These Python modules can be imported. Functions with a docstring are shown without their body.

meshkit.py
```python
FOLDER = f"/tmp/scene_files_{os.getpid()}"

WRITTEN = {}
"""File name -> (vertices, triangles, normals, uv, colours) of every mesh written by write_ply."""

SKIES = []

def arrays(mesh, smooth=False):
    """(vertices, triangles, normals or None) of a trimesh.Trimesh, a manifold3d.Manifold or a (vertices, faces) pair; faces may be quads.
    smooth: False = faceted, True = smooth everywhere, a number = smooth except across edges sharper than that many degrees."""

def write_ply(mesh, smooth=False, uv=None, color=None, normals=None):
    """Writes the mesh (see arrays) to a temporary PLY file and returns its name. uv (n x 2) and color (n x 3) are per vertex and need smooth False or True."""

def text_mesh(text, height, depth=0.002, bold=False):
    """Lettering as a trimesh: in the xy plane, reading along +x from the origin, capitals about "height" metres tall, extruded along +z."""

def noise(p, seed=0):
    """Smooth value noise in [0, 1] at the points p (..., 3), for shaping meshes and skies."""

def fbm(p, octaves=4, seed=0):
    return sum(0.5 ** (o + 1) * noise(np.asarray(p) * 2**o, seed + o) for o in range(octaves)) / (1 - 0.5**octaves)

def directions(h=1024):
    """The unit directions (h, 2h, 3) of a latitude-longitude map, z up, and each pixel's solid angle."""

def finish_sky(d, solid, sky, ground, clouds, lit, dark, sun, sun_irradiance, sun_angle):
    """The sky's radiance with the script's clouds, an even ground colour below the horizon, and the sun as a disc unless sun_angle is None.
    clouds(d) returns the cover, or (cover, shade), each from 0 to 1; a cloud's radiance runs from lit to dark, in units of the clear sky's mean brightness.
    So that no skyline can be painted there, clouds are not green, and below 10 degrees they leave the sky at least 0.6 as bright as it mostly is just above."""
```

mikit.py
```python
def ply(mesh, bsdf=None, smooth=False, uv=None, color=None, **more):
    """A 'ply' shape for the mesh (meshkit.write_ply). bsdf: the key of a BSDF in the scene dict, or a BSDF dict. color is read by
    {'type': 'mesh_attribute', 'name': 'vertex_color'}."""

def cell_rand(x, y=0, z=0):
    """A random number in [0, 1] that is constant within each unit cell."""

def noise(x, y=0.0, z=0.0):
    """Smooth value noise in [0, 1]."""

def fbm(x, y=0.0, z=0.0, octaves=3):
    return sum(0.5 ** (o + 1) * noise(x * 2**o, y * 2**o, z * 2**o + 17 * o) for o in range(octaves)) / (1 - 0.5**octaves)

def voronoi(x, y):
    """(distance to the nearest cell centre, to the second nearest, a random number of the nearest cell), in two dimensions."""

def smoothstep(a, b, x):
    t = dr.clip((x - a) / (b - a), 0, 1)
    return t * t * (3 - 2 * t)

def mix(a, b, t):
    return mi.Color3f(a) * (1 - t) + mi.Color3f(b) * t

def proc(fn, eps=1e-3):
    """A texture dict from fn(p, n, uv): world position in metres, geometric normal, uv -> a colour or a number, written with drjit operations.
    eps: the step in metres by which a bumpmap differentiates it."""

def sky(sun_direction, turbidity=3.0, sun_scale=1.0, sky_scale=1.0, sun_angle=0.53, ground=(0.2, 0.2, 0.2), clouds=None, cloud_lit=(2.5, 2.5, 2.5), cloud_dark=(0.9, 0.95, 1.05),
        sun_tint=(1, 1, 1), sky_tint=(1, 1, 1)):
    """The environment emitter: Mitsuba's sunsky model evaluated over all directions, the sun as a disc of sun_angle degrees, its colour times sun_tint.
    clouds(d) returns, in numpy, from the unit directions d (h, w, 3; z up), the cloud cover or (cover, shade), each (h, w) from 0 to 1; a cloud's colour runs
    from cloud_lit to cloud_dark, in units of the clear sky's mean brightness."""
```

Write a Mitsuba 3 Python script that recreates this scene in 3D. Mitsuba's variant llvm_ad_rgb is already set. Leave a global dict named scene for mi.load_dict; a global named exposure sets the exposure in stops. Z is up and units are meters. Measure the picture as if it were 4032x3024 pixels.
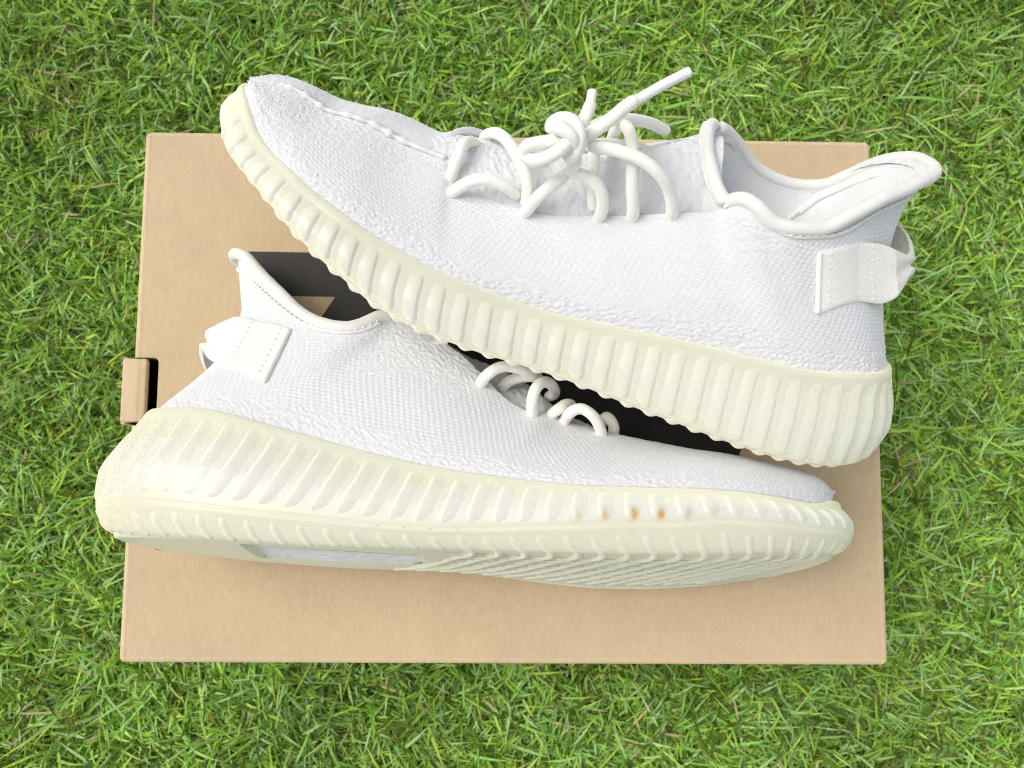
import math
import numpy as np
import drjit as dr
import mitsuba as mi
import trimesh
import mikit
from meshkit import noise as vnoise, fbm as vfbm
from scipy.interpolate import PchipInterpolator, CubicSpline
from scipy.ndimage import gaussian_filter1d
from scipy.spatial import cKDTree
from shapely.geometry import Polygon

# ------------------------------------------------------------------ camera, light, exposure
CAM = np.array([-0.0050064, -0.0337121, 0.5042131])
CR = np.array([[0.9998169, -0.0090482, -0.0168592], [0.0073897, 0.9953575, -0.0959632], [0.0176493, 0.0958210, 0.9952421]])
T = mi.ScalarTransform4f
camera = {"type": "thinlens", "fov": 63.0, "fov_axis": "x", "near_clip": 0.01, "far_clip": 50.0,
          "aperture_radius": 0.0011, "focus_distance": 0.335,
          "to_world": T().look_at(origin=CAM.tolist(), target=(CAM - CR[:, 2]).tolist(), up=CR[:, 1].tolist())}


def cloud(d):
    f = vfbm(np.stack([d[..., 0] * 2.2, d[..., 1] * 2.2, d[..., 2] * 2.2 + 5], -1), 3, 4)
    return np.ones(d.shape[:2]), np.clip((f - 0.35) * 1.6, 0, 1)


exposure = 2.22
scene = {"type": "scene", "camera": camera,
         "sky": mikit.sky((-0.58, 0.16, 0.80), turbidity=3, sun_scale=0.50, sun_angle=40, sun_tint=(0.88, 1.0, 1.20), clouds=cloud,
                          cloud_lit=(1.52, 1.58, 1.68), cloud_dark=(1.00, 1.05, 1.13), ground=(0.10, 0.14, 0.05))}
labels = {}
BOX_H = 0.115
mm = 1e-3

# ------------------------------------------------------------------ materials
VC = {"type": "mesh_attribute", "name": "vertex_color"}


def rgb(*c):
    return {"type": "rgb", "value": list(c)}


def principled(color, rough, **k):
    return {"type": "twosided", "bsdf": {"type": "principled", "base_color": color if isinstance(color, dict) else rgb(*color), "roughness": rough, **k}}


def card_color(p, n, uv):
    f = mikit.fbm(p.x * 900, p.y * 260, p.z * 500, 3)
    g = mikit.noise(p.x * 2600, p.y * 1500, p.z * 2000)
    big = mikit.fbm(p.x * 22, p.y * 22, p.z * 22, 3)
    speck = mikit.smoothstep(0.965, 0.985, mikit.noise(p.x * 420 + 9, p.y * 300, p.z * 300))
    pale = mikit.smoothstep(0.955, 0.985, mikit.noise(p.x * 510, p.y * 430 + 40, p.z * 300))
    c = mikit.mix((0.475, 0.358, 0.217), (0.60, 0.466, 0.302), 0.75 * f + 0.35 * g + 0.35 * big - 0.22)
    mot = mikit.fbm(p.x * 75 + 3, p.y * 60, p.z * 70, 3) - 0.5
    c = c * (1 + 0.08 * mot)
    worn = mikit.smoothstep(0.1708, 0.1742, dr.abs(p.x)) + mikit.smoothstep(0.1200, 0.1232, dr.abs(p.y))
    c = mikit.mix(c, (0.66, 0.52, 0.35), dr.clip(worn, 0, 1) * (0.25 + 0.5 * mikit.noise(p.x * 160, p.y * 160, p.z * 40)))
    c = mikit.mix(c, (0.24, 0.14, 0.07), 0.55 * speck)
    return mikit.mix(c, (0.68, 0.53, 0.35), 0.45 * pale)


def card_height(p, n, uv):
    score = dr.exp(-dr.square((p.y - 0.0151) / 0.0008)) * mikit.smoothstep(-0.118, -0.124, p.x)
    edge = dr.exp(-dr.square((dr.abs(p.x) - 0.1712) / 0.0007)) + dr.exp(-dr.square((dr.abs(p.y) - 0.1205) / 0.0006))
    return 0.0005 * mikit.fbm(p.x * 24, p.y * 24, p.z * 24, 2) + 0.00006 * mikit.fbm(p.x * 700, p.y * 300, p.z * 500, 2) - 0.00035 * score - 0.0002 * edge


def print_color(p, n, uv):
    return mikit.mix((0.012, 0.011, 0.011), (0.024, 0.021, 0.020), mikit.fbm(p.x * 900, p.y * 400, p.z, 3) + 0.5 * mikit.fbm(p.x * 120, p.y * 90, p.z, 2))


scene["cardboard"] = {"type": "twosided", "bsdf": {"type": "bumpmap", "arbitrary": mikit.proc(card_height, 2e-4), "scale": 1.0,
                      "bsdf": {"type": "principled", "base_color": mikit.proc(card_color), "roughness": 0.75, "specular": 0.25}}}
scene["cut_card"] = principled((0.36, 0.25, 0.14), 0.9)
scene["black_ink_and_shade"] = principled(mikit.proc(print_color), 0.5, specular=0.3)  # print ink; also blackens the slot liner and the shaded gap
scene["knit_yarn"] = principled((0.658, 0.666, 0.692), 0.85, sheen=0.35, specular=0.2)
scene["binding_cloth"] = principled((0.725, 0.722, 0.705), 0.7, sheen=0.3, specular=0.3)
scene["lace_cord"] = principled((0.82, 0.81, 0.765), 0.65, sheen=0.3, specular=0.3)
scene["webbing_tape"] = principled((0.765, 0.75, 0.73), 0.7, sheen=0.3, specular=0.3)
scene["lining_cloth"] = principled((0.70, 0.71, 0.73), 0.8, sheen=0.2, specular=0.2)
scene["rubber"] = principled(VC, 0.36, specular=0.42, flatness=0.6)
scene["foam"] = principled((0.76, 0.76, 0.77), 0.6, specular=0.3)
scene["aglet_plastic"] = principled((0.82, 0.83, 0.84), 0.25, specular=0.5)
scene["soil"] = principled((0.045, 0.056, 0.018), 0.95)
scene["grass_blade"] = {"type": "principledthin", "base_color": VC, "roughness": 0.3, "diff_trans": 0.6, "spec_trans": 0.0, "eta": 1.4}


# ------------------------------------------------------------------ helpers
def key_of(name):
    if name not in scene and not any(k.startswith(name + "__") for k in scene):
        return name
    i = 1
    while f"{name}_{i:03d}" in scene or any(k.startswith(f"{name}_{i:03d}__") for k in scene):
        i += 1
    return f"{name}_{i:03d}"


def put(name, mesh, bsdf, smooth=True, color=None):
    k = key_of(name)
    scene[k] = mikit.ply(mesh, bsdf, smooth=smooth, color=color)
    return k


def grid_faces(nu, nv, wrap_u=False, wrap_v=False):
    a, b = np.meshgrid(np.arange(nu if wrap_u else nu - 1), np.arange(nv if wrap_v else nv - 1), indexing="ij")
    i = lambda x, y: (x % nu) * nv + (y % nv)  # noqa: E731
    return np.stack([i(a, b), i(a + 1, b), i(a + 1, b + 1), i(a, b + 1)], -1).reshape(-1, 4)


def tri(f4):
    return np.vstack([f4[:, [0, 1, 2]], f4[:, [0, 2, 3]]])


def grid_normals(P):
    n = np.cross(np.gradient(P, axis=0), np.gradient(P, axis=1))
    return n / np.maximum(np.linalg.norm(n, axis=-1, keepdims=True), 1e-12)


def chord(p):
    d = np.r_[0, np.cumsum(np.maximum(np.linalg.norm(np.diff(p, axis=0), axis=1), 1e-6))]
    return d


def spline(p, n=None, step=None, closed=False):
    p = np.asarray(p, float)
    if closed:
        p = np.vstack([p, p[:1]])
    d = chord(p)
    cs = CubicSpline(d, p, bc_type="periodic" if closed else "natural")
    n = n or max(4, int(d[-1] / step) + 1)
    fine = cs(np.linspace(0, d[-1], 20 * len(p) + 200))
    a = chord(fine)
    t = np.linspace(0, a[-1], n + 1)[:-1] if closed else np.linspace(0, a[-1], n)
    return np.stack([np.interp(t, a, fine[:, k]) for k in range(3)], 1)


def frames(c, closed=False):
    t = np.gradient(c, axis=0) if not closed else np.roll(c, -1, 0) - np.roll(c, 1, 0)
    t /= np.maximum(np.linalg.norm(t, axis=1, keepdims=True), 1e-12)
    a = np.empty_like(c)
    v = np.array([0.0, 1, 0]) if abs(t[0, 1]) < 0.9 else np.array([1.0, 0, 0])
    for i in range(len(c)):
        v = v - t[i] * (v @ t[i])
        v /= np.linalg.norm(v)
        a[i] = v
    return t, a, np.cross(t, a)


def tube(c, r, sides=14, closed=False, braid=0.0, pitch=0.0045, round_ends=True, flat=1.0):
    """A tube about the points c; r: radius or one per point; braid: relative height of a woven relief."""
    c = np.asarray(c, float)
    n = len(c)
    t, a, b = frames(c, closed)
    r = np.broadcast_to(np.asarray(r, float), (n,)).copy()
    s = chord(c)
    if round_ends and not closed:
        e = np.minimum(s, s[-1] - s)
        r *= np.sqrt(np.clip(1 - (1 - np.clip(e / np.maximum(r, 1e-9), 0, 1)) ** 2, 0.0025, 1))
    ph = np.arange(sides) / sides * 2 * np.pi
    rr = r[:, None] * np.ones(sides)
    if braid:
        k = 2 * np.pi * s[:, None] / pitch
        rr = rr * (1 + braid * np.cos(6 * ph + k) * np.cos(6 * ph - k))
    P = c[:, None] + rr[..., None] * (np.cos(ph)[None, :, None] * a[:, None] + flat * np.sin(ph)[None, :, None] * b[:, None])
    f = grid_faces(n, sides, wrap_u=closed, wrap_v=True)[:, ::-1]
    V, Fc = P.reshape(-1, 3), tri(f)
    if not closed:
        V = np.vstack([V, c[:1], c[-1:]])
        i = np.arange(sides)
        j = (i + 1) % sides
        m = n * sides
        Fc = np.vstack([Fc, np.stack([np.full(sides, m), j, i], 1)[:, ::-1], np.stack([np.full(sides, m + 1), (n - 1) * sides + i, (n - 1) * sides + j], 1)[:, ::-1]])
    return V, Fc


def join(parts):
    V, Fc, o = [], [], 0
    for v, f in parts:
        V.append(v)
        Fc.append(f + o)
        o += len(v)
    return np.vstack(V), np.vstack(Fc)


def pw(xs, ys):
    return PchipInterpolator(np.asarray(xs, float), np.asarray(ys, float), extrapolate=True)


# ------------------------------------------------------------------ ground and grass
def make_ground():
    n = 61
    x, y = np.meshgrid(np.linspace(-3, 3, n), np.linspace(-3, 3, n), indexing="ij")
    z = -0.004 + 0.004 * (vfbm(np.stack([x * 6, y * 6, 0 * x], -1), 3, 5) - 0.5)
    put("ground", (np.stack([x, y, z], -1).reshape(-1, 3), tri(grid_faces(n, n))), "soil")
    labels["ground"] = {"kind": "structure", "label": "dark soil and thatch under the short green lawn"}


def blades(rng, xy, scale=1.0, low=False):
    n = len(xy)
    q = np.stack([xy[:, 0] * 16, xy[:, 1] * 16, np.zeros(n)], 1)
    swirl = vfbm(q, 2, 21) * 4 * np.pi
    az = np.where(rng.random(n) < 0.22, swirl + rng.normal(0, 0.6, n), rng.random(n) * 2 * np.pi)
    ln = scale * rng.gamma(7, 1, n) / 7 * (0.012 if low else 0.0152)
    w = rng.uniform(0.48, 0.90, n) * mm * max(1.0, scale)
    lean0 = rng.uniform(0.35, 1.35, n)
    curl = np.abs(rng.normal(0.8, 0.45, n))
    if low:
        lean0 = rng.uniform(0.8, 1.45, n)
        curl *= 0.3
    seg = 4
    P = np.zeros((n, seg, 2, 3))
    base = np.stack([xy[:, 0], xy[:, 1], rng.uniform(-0.004, 0.006 if low else 0.002, n)], 1)
    d = np.stack([np.cos(az), np.sin(az)], 1)
    roll = rng.normal(0, 0.55, n)
    pos = base.copy()
    for k in range(seg):
        th = np.minimum(lean0 + curl * k / (seg - 1), 1.75)
        if k:
            st = ln / (seg - 1)
            pos = pos + np.concatenate([d * (np.sin(th) * st)[:, None], (np.cos(th) * st)[:, None]], 1)
        taper = [0.8, 1.0, 0.85, 0.08][k]
        side = np.stack([-d[:, 1] * np.cos(roll), d[:, 0] * np.cos(roll), np.sin(roll)], 1) * (w * taper)[:, None]
        P[:, k, 0] = pos - side
        P[:, k, 1] = pos + side
    P[..., 2] = np.maximum(P[..., 2], -0.003)
    f = grid_faces(seg, 2)
    Fc = (np.arange(n)[:, None, None] * (seg * 2) + f[None]).reshape(-1, 4)
    pal = np.array([[0.23, 0.45, 0.055], [0.33, 0.57, 0.085], [0.45, 0.66, 0.18], [0.30, 0.56, 0.14], [0.48, 0.65, 0.11], [0.44, 0.65, 0.28]])
    c = pal[rng.integers(0, len(pal), n)] * rng.uniform(0.75, 1.2, (n, 1))
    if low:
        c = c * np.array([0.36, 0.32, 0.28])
    tone = vfbm(q * 0.6 + 9, 2, 31)[:, None]
    c = c * (0.84 + 0.48 * tone)
    straw = (rng.random(n) < (0.05 if low else 0.006)) | (vfbm(q * 1.6 + 30, 2, 8) + rng.normal(0, 0.05, n) > 0.90)
    c[straw] = np.array([0.62, 0.52, 0.30]) * rng.uniform(0.5, 1.15, (straw.sum(), 1))
    grad = np.linspace(0.97, 1.04, seg)[None, :, None, None]
    col = np.broadcast_to(c[:, None, None, :], P.shape) * grad
    return P.reshape(-1, 3), tri(Fc), col.reshape(-1, 3)


def make_grass():
    rng = np.random.default_rng(7)

    def scatter(n, x0, x1, y0, y1, hole=None):
        p = np.stack([rng.uniform(x0, x1, n), rng.uniform(y0, y1, n)], 1)
        keep = ~((np.abs(p[:, 0]) < 0.168) & (np.abs(p[:, 1]) < 0.117))
        if hole:
            keep &= ~((p[:, 0] > hole[0]) & (p[:, 0] < hole[1]) & (p[:, 1] > hole[2]) & (p[:, 1] < hole[3]))
        return p[keep]

    core = (-0.37, 0.36, -0.29, 0.31)
    top = scatter(165000, *core)
    hole = vfbm(np.stack([top[:, 0] * 95, top[:, 1] * 95, 0 * top[:, 0]], 1), 2, 77) + 0.25 * vfbm(np.stack([top[:, 0] * 20, top[:, 1] * 20, 0 * top[:, 0]], 1), 2, 78)
    A = blades(rng, top[hole > 0.42 + rng.normal(0, 0.05, len(top))])
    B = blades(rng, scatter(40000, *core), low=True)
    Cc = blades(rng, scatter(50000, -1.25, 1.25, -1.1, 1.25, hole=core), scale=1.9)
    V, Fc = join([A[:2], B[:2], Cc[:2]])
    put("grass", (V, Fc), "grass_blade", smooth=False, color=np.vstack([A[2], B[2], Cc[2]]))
    labels["grass"] = {"kind": "stuff", "label": "short dense green lawn with a few dry straw blades", "category": "grass"}


make_ground()
make_grass()


# ------------------------------------------------------------------ the shoe box
def rounded_box(x0, x1, y0, y1, z0, z1, r):
    import manifold3d as m3
    s = [m3.Manifold.sphere(r, 24).translate([x, y, z]) for x in (x0 + r, x1 - r) for y in (y0 + r, y1 - r) for z in (z0 + r, z1 - r)]
    return m3.Manifold.batch_hull(s)


def make_box():
    import manifold3d as m3
    X, Y = 0.175, 0.124
    outer = rounded_box(-X, X, -Y, Y, BOX_H - 0.034, BOX_H, 0.0028)
    inner = rounded_box(-X + 0.003, X - 0.003, -Y + 0.003, Y - 0.003, BOX_H - 0.06, BOX_H - 0.003, 0.001)
    notch = rounded_box(-X - 0.02, -0.1630, -0.0170, 0.0147, BOX_H - 0.08, BOX_H + 0.02, 0.0025)
    put("shoe_box__lid", (outer - inner) - notch, "cardboard", smooth=35)
    body = rounded_box(-X + 0.0042, X - 0.0042, -Y + 0.0042, Y - 0.0042, 0.0, BOX_H - 0.006, 0.001)
    bnotch = m3.Manifold.cube([0.03, 0.0315, 0.11]).translate([-X - 0.005, -0.0169, BOX_H - 0.085])
    put("shoe_box__body", body - bnotch, "cardboard", smooth=35)
    tab = rounded_box(-0.1798, -0.1682, -0.0155, 0.0142, BOX_H - 0.0026, BOX_H + 0.0002, 0.0011)
    tab = tab + rounded_box(-0.1798, -0.1772, -0.0168, 0.0148, 0.012, BOX_H - 0.0004, 0.0011)
    put("shoe_box__tab", tab, "cardboard", smooth=35)
    labels["shoe_box__tab"] = {"label": "folded cardboard tab poking out through the notch in the left side"}
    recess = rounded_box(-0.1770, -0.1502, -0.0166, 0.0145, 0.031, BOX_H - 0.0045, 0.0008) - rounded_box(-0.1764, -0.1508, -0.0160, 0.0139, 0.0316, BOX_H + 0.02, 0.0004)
    put("shoe_box__body__shade_liner", recess, "black_ink_and_shade", smooth=35)  # added black liner, so the slot looks fully shaded
    ply_lines = [m3.Manifold.cube([0.0005, 0.0270, 0.0005]).translate([-0.16840, -0.0142, BOX_H - 0.0012 - 0.0008 * k]) for k in range(2)]
    put("shoe_box__tab__cut_edge", m3.Manifold.batch_boolean(ply_lines, m3.OpType.Add), "cut_card", smooth=False)
    bars = [[(-0.1240, 0.0656), (-0.048, 0.0652), (-0.0335, 0.0438), (-0.1085, 0.0445)],
            [(-0.0820, 0.0444), (-0.0330, 0.0434), (0.0300, 0.0080), (0.1180, 0.0020), (0.1020, -0.046), (-0.128, -0.030)]]  # print, run on to the right as painted shade over bare card
    for b in bars:
        g = Polygon(b)
        m = trimesh.creation.extrude_polygon(g, 0.00012, engine="earcut")
        m.apply_translation([0, 0, BOX_H + 0.00004])
        put("shoe_box__print_and_shade_bar", m, "black_ink_and_shade", smooth=False)
    labels["shoe_box"] = {"label": "flat brown cardboard shoe box with black printed bars and painted shade, under both sneakers on the grass", "category": "box"}


make_box()


# ------------------------------------------------------------------ sneakers
class Shoe:
    """Built in its own frame in metres: x from the heel to the toe, y towards the side that lies uppermost, z from the tread to the collar."""

    def __init__(self, root, M, O, S, size=1.0):
        self.root, self.M, self.O, self.S = root, np.array(M) * size, np.array(O), S

    def put(self, part, VF, bsdf, smooth=True, color=None):
        v, f = VF
        f = np.asarray(f)
        if f.shape[1] == 4:
            f = tri(f)
        return put(f"{self.root}__{part}", trimesh.Trimesh(np.asarray(v) @ self.M.T + self.O, f, process=False), bsdf, smooth, color)

    # ---- sole
    def outline(self, n=900):
        S, Lg = self.S, self.S["length"]
        xs = np.array([0, .02, .06, .12, .2, .35, .5, .65, .75, .83, .9, .95, .985, 1])
        ws = np.array([0, .017, .028, .036, .041, .043, .046, .052, .053, .0495, .040, .029, .015, 0])
        ft = pw(np.arccos(1 - 2 * xs), ws)
        t = np.linspace(0, np.pi, 1500)
        x = S["heel_x"] + (Lg - S["heel_x"]) * (1 - np.cos(t)) / 2
        near = np.stack([x, ft(t)], 1)
        far = np.stack([x, -0.95 * ft(t)], 1)[::-1][1:-1]
        loop = np.vstack([near, far])
        d = np.r_[0, np.cumsum(np.linalg.norm(np.diff(np.vstack([loop, loop[:1]]), axis=0), axis=1))]
        c = np.vstack([loop, loop[:1]])
        s = np.linspace(0, d[-1], n + 1)[:-1]
        p = np.stack([np.interp(s, d, c[:, 0]), np.interp(s, d, c[:, 1])], 1)
        p = gaussian_filter1d(p, 5, axis=0, mode="wrap")
        tg = np.roll(p, -1, 0) - np.roll(p, 1, 0)
        tg /= np.linalg.norm(tg, axis=1, keepdims=True)
        nrm = np.stack([-tg[:, 1], tg[:, 0]], 1)          # outward: the near half runs from heel to toe
        nrm = gaussian_filter1d(nrm, 4, axis=0, mode="wrap")
        nrm /= np.linalg.norm(nrm, axis=1, keepdims=True)
        self.step = d[-1] / n
        self.half = int(round(np.argmax(p[:, 0])))
        return p, nrm

    def build_sole(self):
        S = self.S
        p, nrm = self.outline()
        n = len(p)
        x = p[:, 0]
        zt, zp, zb = (pw(*S[k])(x) for k in ("ztop", "zpart", "zbot"))
        endness = np.where(np.arange(n) <= self.half, np.arange(n) / self.half, (n - np.arange(n)) / (n - self.half))
        dl = pw([0, .05, .13, .3, .82, .93, .97, 1], S["lip"])(endness)
        self.p, self.nrm, self.zt, self.zp, self.zb, self.dl = p, nrm, zt, zp, zb, dl
        h = zt - zp
        g = np.minimum(zp - zb, 0.012)
        one = np.ones(n)
        rows = [(dl + .006, zt - .002), (dl + .0006, zt - .0005), (dl - .0008, zt), (dl - .0022, zt - .0012), (dl * .60, zp + .80 * h), (dl * .22, zp + .58 * h), (0 * one, zp + .34 * h),
                (.0004 * one, zp + .12 * h), (.0010 * one, zp + .0007), (.0014 * one, zp), (.0013 * one, zp - .0007), (.0022 * one, zp - .3 * g), (.0040 * one, zp - .62 * g), (.0066 * one, zb + .10 * g), (.0088 * one, zb)]
        ctrl = np.stack([np.concatenate([p - nrm * d[:, None], z[:, None]], 1) for d, z in rows], 1)
        par = np.array([0, 1, 1.4, 1.9, 3.4, 4.8, 6.2, 7.6, 8.4, 8.7, 9.0, 10.2, 11.4, 12.5, 13.5])
        v = np.concatenate([np.linspace(0, 1.9, 8), np.linspace(2.05, 8.2, 30), np.linspace(8.3, 9.1, 7), np.linspace(9.3, 13.5, 16)])
        side = PchipInterpolator(par, ctrl, axis=1)(v)
        self.side, self.vpar = side, v
        edge = side[:, -1]
        Lg = S["length"]
        sx = np.clip(edge[:, 0], .05, Lg - .055)
        spine = np.stack([sx, 0 * sx, 0 * sx], 1)
        w = np.linspace(0, 1, 44)[1:] ** 1.0
        bot = edge[:, None] * (1 - w)[None, :, None] + spine[:, None] * w[None, :, None]
        bot[..., 2] = self.zbot(bot[..., 0]) - .0004 * np.sin(np.pi * np.minimum(np.abs(bot[..., 1]) / .04, 1))
        P = np.concatenate([side, bot], 1)
        P[..., 2] += S.get("cant", 0) * np.clip(-P[..., 1] / .034, 0, 1) * np.clip((.205 - P[..., 0]) / .06, 0, 1)
        if S.get("tread"):
            bx, by = P[:, len(v):, 0], P[:, len(v):, 1]
            win = self.window(bx, by)
            fore = np.clip((bx - .135) / .015, 0, 1) * np.clip((.285 - bx) / .02, 0, 1)
            groove = fore * np.clip((np.abs(((by / .0062) % 1) - .5) - .22) * 8, 0, 1) * np.clip((.036 - np.abs(by)) / .004, 0, 1)
            P[:, len(v):, 2] += .0035 * win + .0014 * groove
        N = grid_normals(P)
        P += N * (0.00004 * (vnoise(P * 260, 3) - .5))[..., None]
        self.soleP = P
        rr, self.rib_i = np.random.default_rng(3), []
        i = S["rib_span"][0] * self.half
        while i < S["rib_span"][1] * self.half:
            self.rib_i.append(i)
            i += .0092 / self.step * rr.uniform(.97, 1.03)
        self.stains = []
        if "stains" in S:
            xs = np.array([p[int(q) % n, 0] for q in self.rib_i])
            k0 = int(np.argmin(np.abs(xs - S["stains"][0])))
            for k, a in enumerate(S["stains"][1:]):
                q = int(self.rib_i[k0 + k]) % n
                self.stains.append((side[q, np.argmin(np.abs(v - (S["rib_end"] - 1.0)))], a))
        col = self.rubber_color(P, np.concatenate([v, np.full(len(w), 14.0)])[None, :] * np.ones((n, 1)))
        f = grid_faces(n, P.shape[1], wrap_u=True)[:, ::-1]
        self.put("sole", (P.reshape(-1, 3), f), "rubber", True, col.reshape(-1, 3))
        self.sideN = N[:, :len(v)]

    def zbot(self, x, y=None):
        z = pw(*self.S["zbot"])(x)
        if y is not None:
            z = z + self.S.get("cant", 0) * np.clip(-y / .034, 0, 1) * np.clip((.205 - x) / .06, 0, 1)
        return z

    def window(self, x, y):
        lo, hi = .070, .134
        yt = .0285 - .10 * np.clip(x - .10, 0, 1)
        yb = -.004 + .02 * np.clip(x - .12, 0, 1)
        a = np.clip((x - lo) / .0015, 0, 1) * np.clip((hi - x) / .0015, 0, 1)
        return a * np.clip((yt - y) / .0012, 0, 1) * np.clip((y - yb) / .0012, 0, 1)

    def rubber_color(self, P, v, rib=0.0):
        cream, white, deep = np.array([.735, .728, .575]), np.array([.765, .762, .70]), np.array([.67, .64, .475])
        mid = np.exp(-((v - 6.2) / 1.7) ** 2)[..., None]
        low = np.clip((v - 8.6) / 1.5, 0, 1)[..., None]
        nz = vfbm(P * 45, 3, 17)[..., None]
        k = np.clip(mid * self.S["white"] + (nz - .5) * .5, 0, 1)
        c = cream * (1 - k) + white * k
        dk = np.clip(low * .38 + (nz - .62) * .5, 0, 1)
        c = c * (1 - dk) + deep * dk
        grey = np.clip((v - 12.5), 0, 1)[..., None] * .65
        c = c * (1 - grey) + np.array([.56, .55, .47]) * grey
        c = c * (1 - rib) + rib * np.array(self.S["rib_color"])
        heel_mix = self.S.get("aged_heel", 0) * np.clip((.055 - P[..., 0]) / .055, 0, 1)[..., None] * (.6 + .8 * nz)  # yellowed heel edge, with shade put into the colour to calm the sunlit white
        c = c * (1 - heel_mix) + np.array([.60, .565, .43]) * heel_mix
        for q, a in self.stains:
            e = (((P - np.array(q)) * np.array([1, .6, .62])) ** 2).sum(-1)
            w = a * np.clip(.35 * np.exp(-e / .0018 ** 2) * (.4 + 1.2 * vnoise(P * 700, 18)) + .95 * np.exp(-e / .0010 ** 2) * (.4 + 1.2 * vnoise(P * 1500, 8)), 0, 1)[..., None]
            c = c * (1 - w) + np.array([.60, .37, .08]) * w
        sp = (vnoise(P * 900, 55) > .975)[..., None] * .35
        return c * (1 - sp) + np.array([.42, .37, .28]) * sp

    def side_at(self, i, v):
        """Point, normal at outline index i (float, wraps) and profile parameter v."""
        n = len(self.p)
        i0 = np.floor(i).astype(int)
        fr = (i - i0)[:, None]
        j = np.interp(v, self.vpar, np.arange(len(self.vpar)))
        j0 = np.minimum(np.floor(j).astype(int), len(self.vpar) - 2)
        fj = (j - j0)[:, None]

        def get(A):
            a, b = A[i0 % n], A[(i0 + 1) % n]
            r = np.arange(len(i))
            return (a[r, j0] * (1 - fj) + a[r, j0 + 1] * fj) * (1 - fr) + (b[r, j0] * (1 - fj) + b[r, j0 + 1] * fj) * fr

        nn = get(self.sideN)
        return get(self.side), nn / np.linalg.norm(nn, axis=1, keepdims=True)

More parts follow.
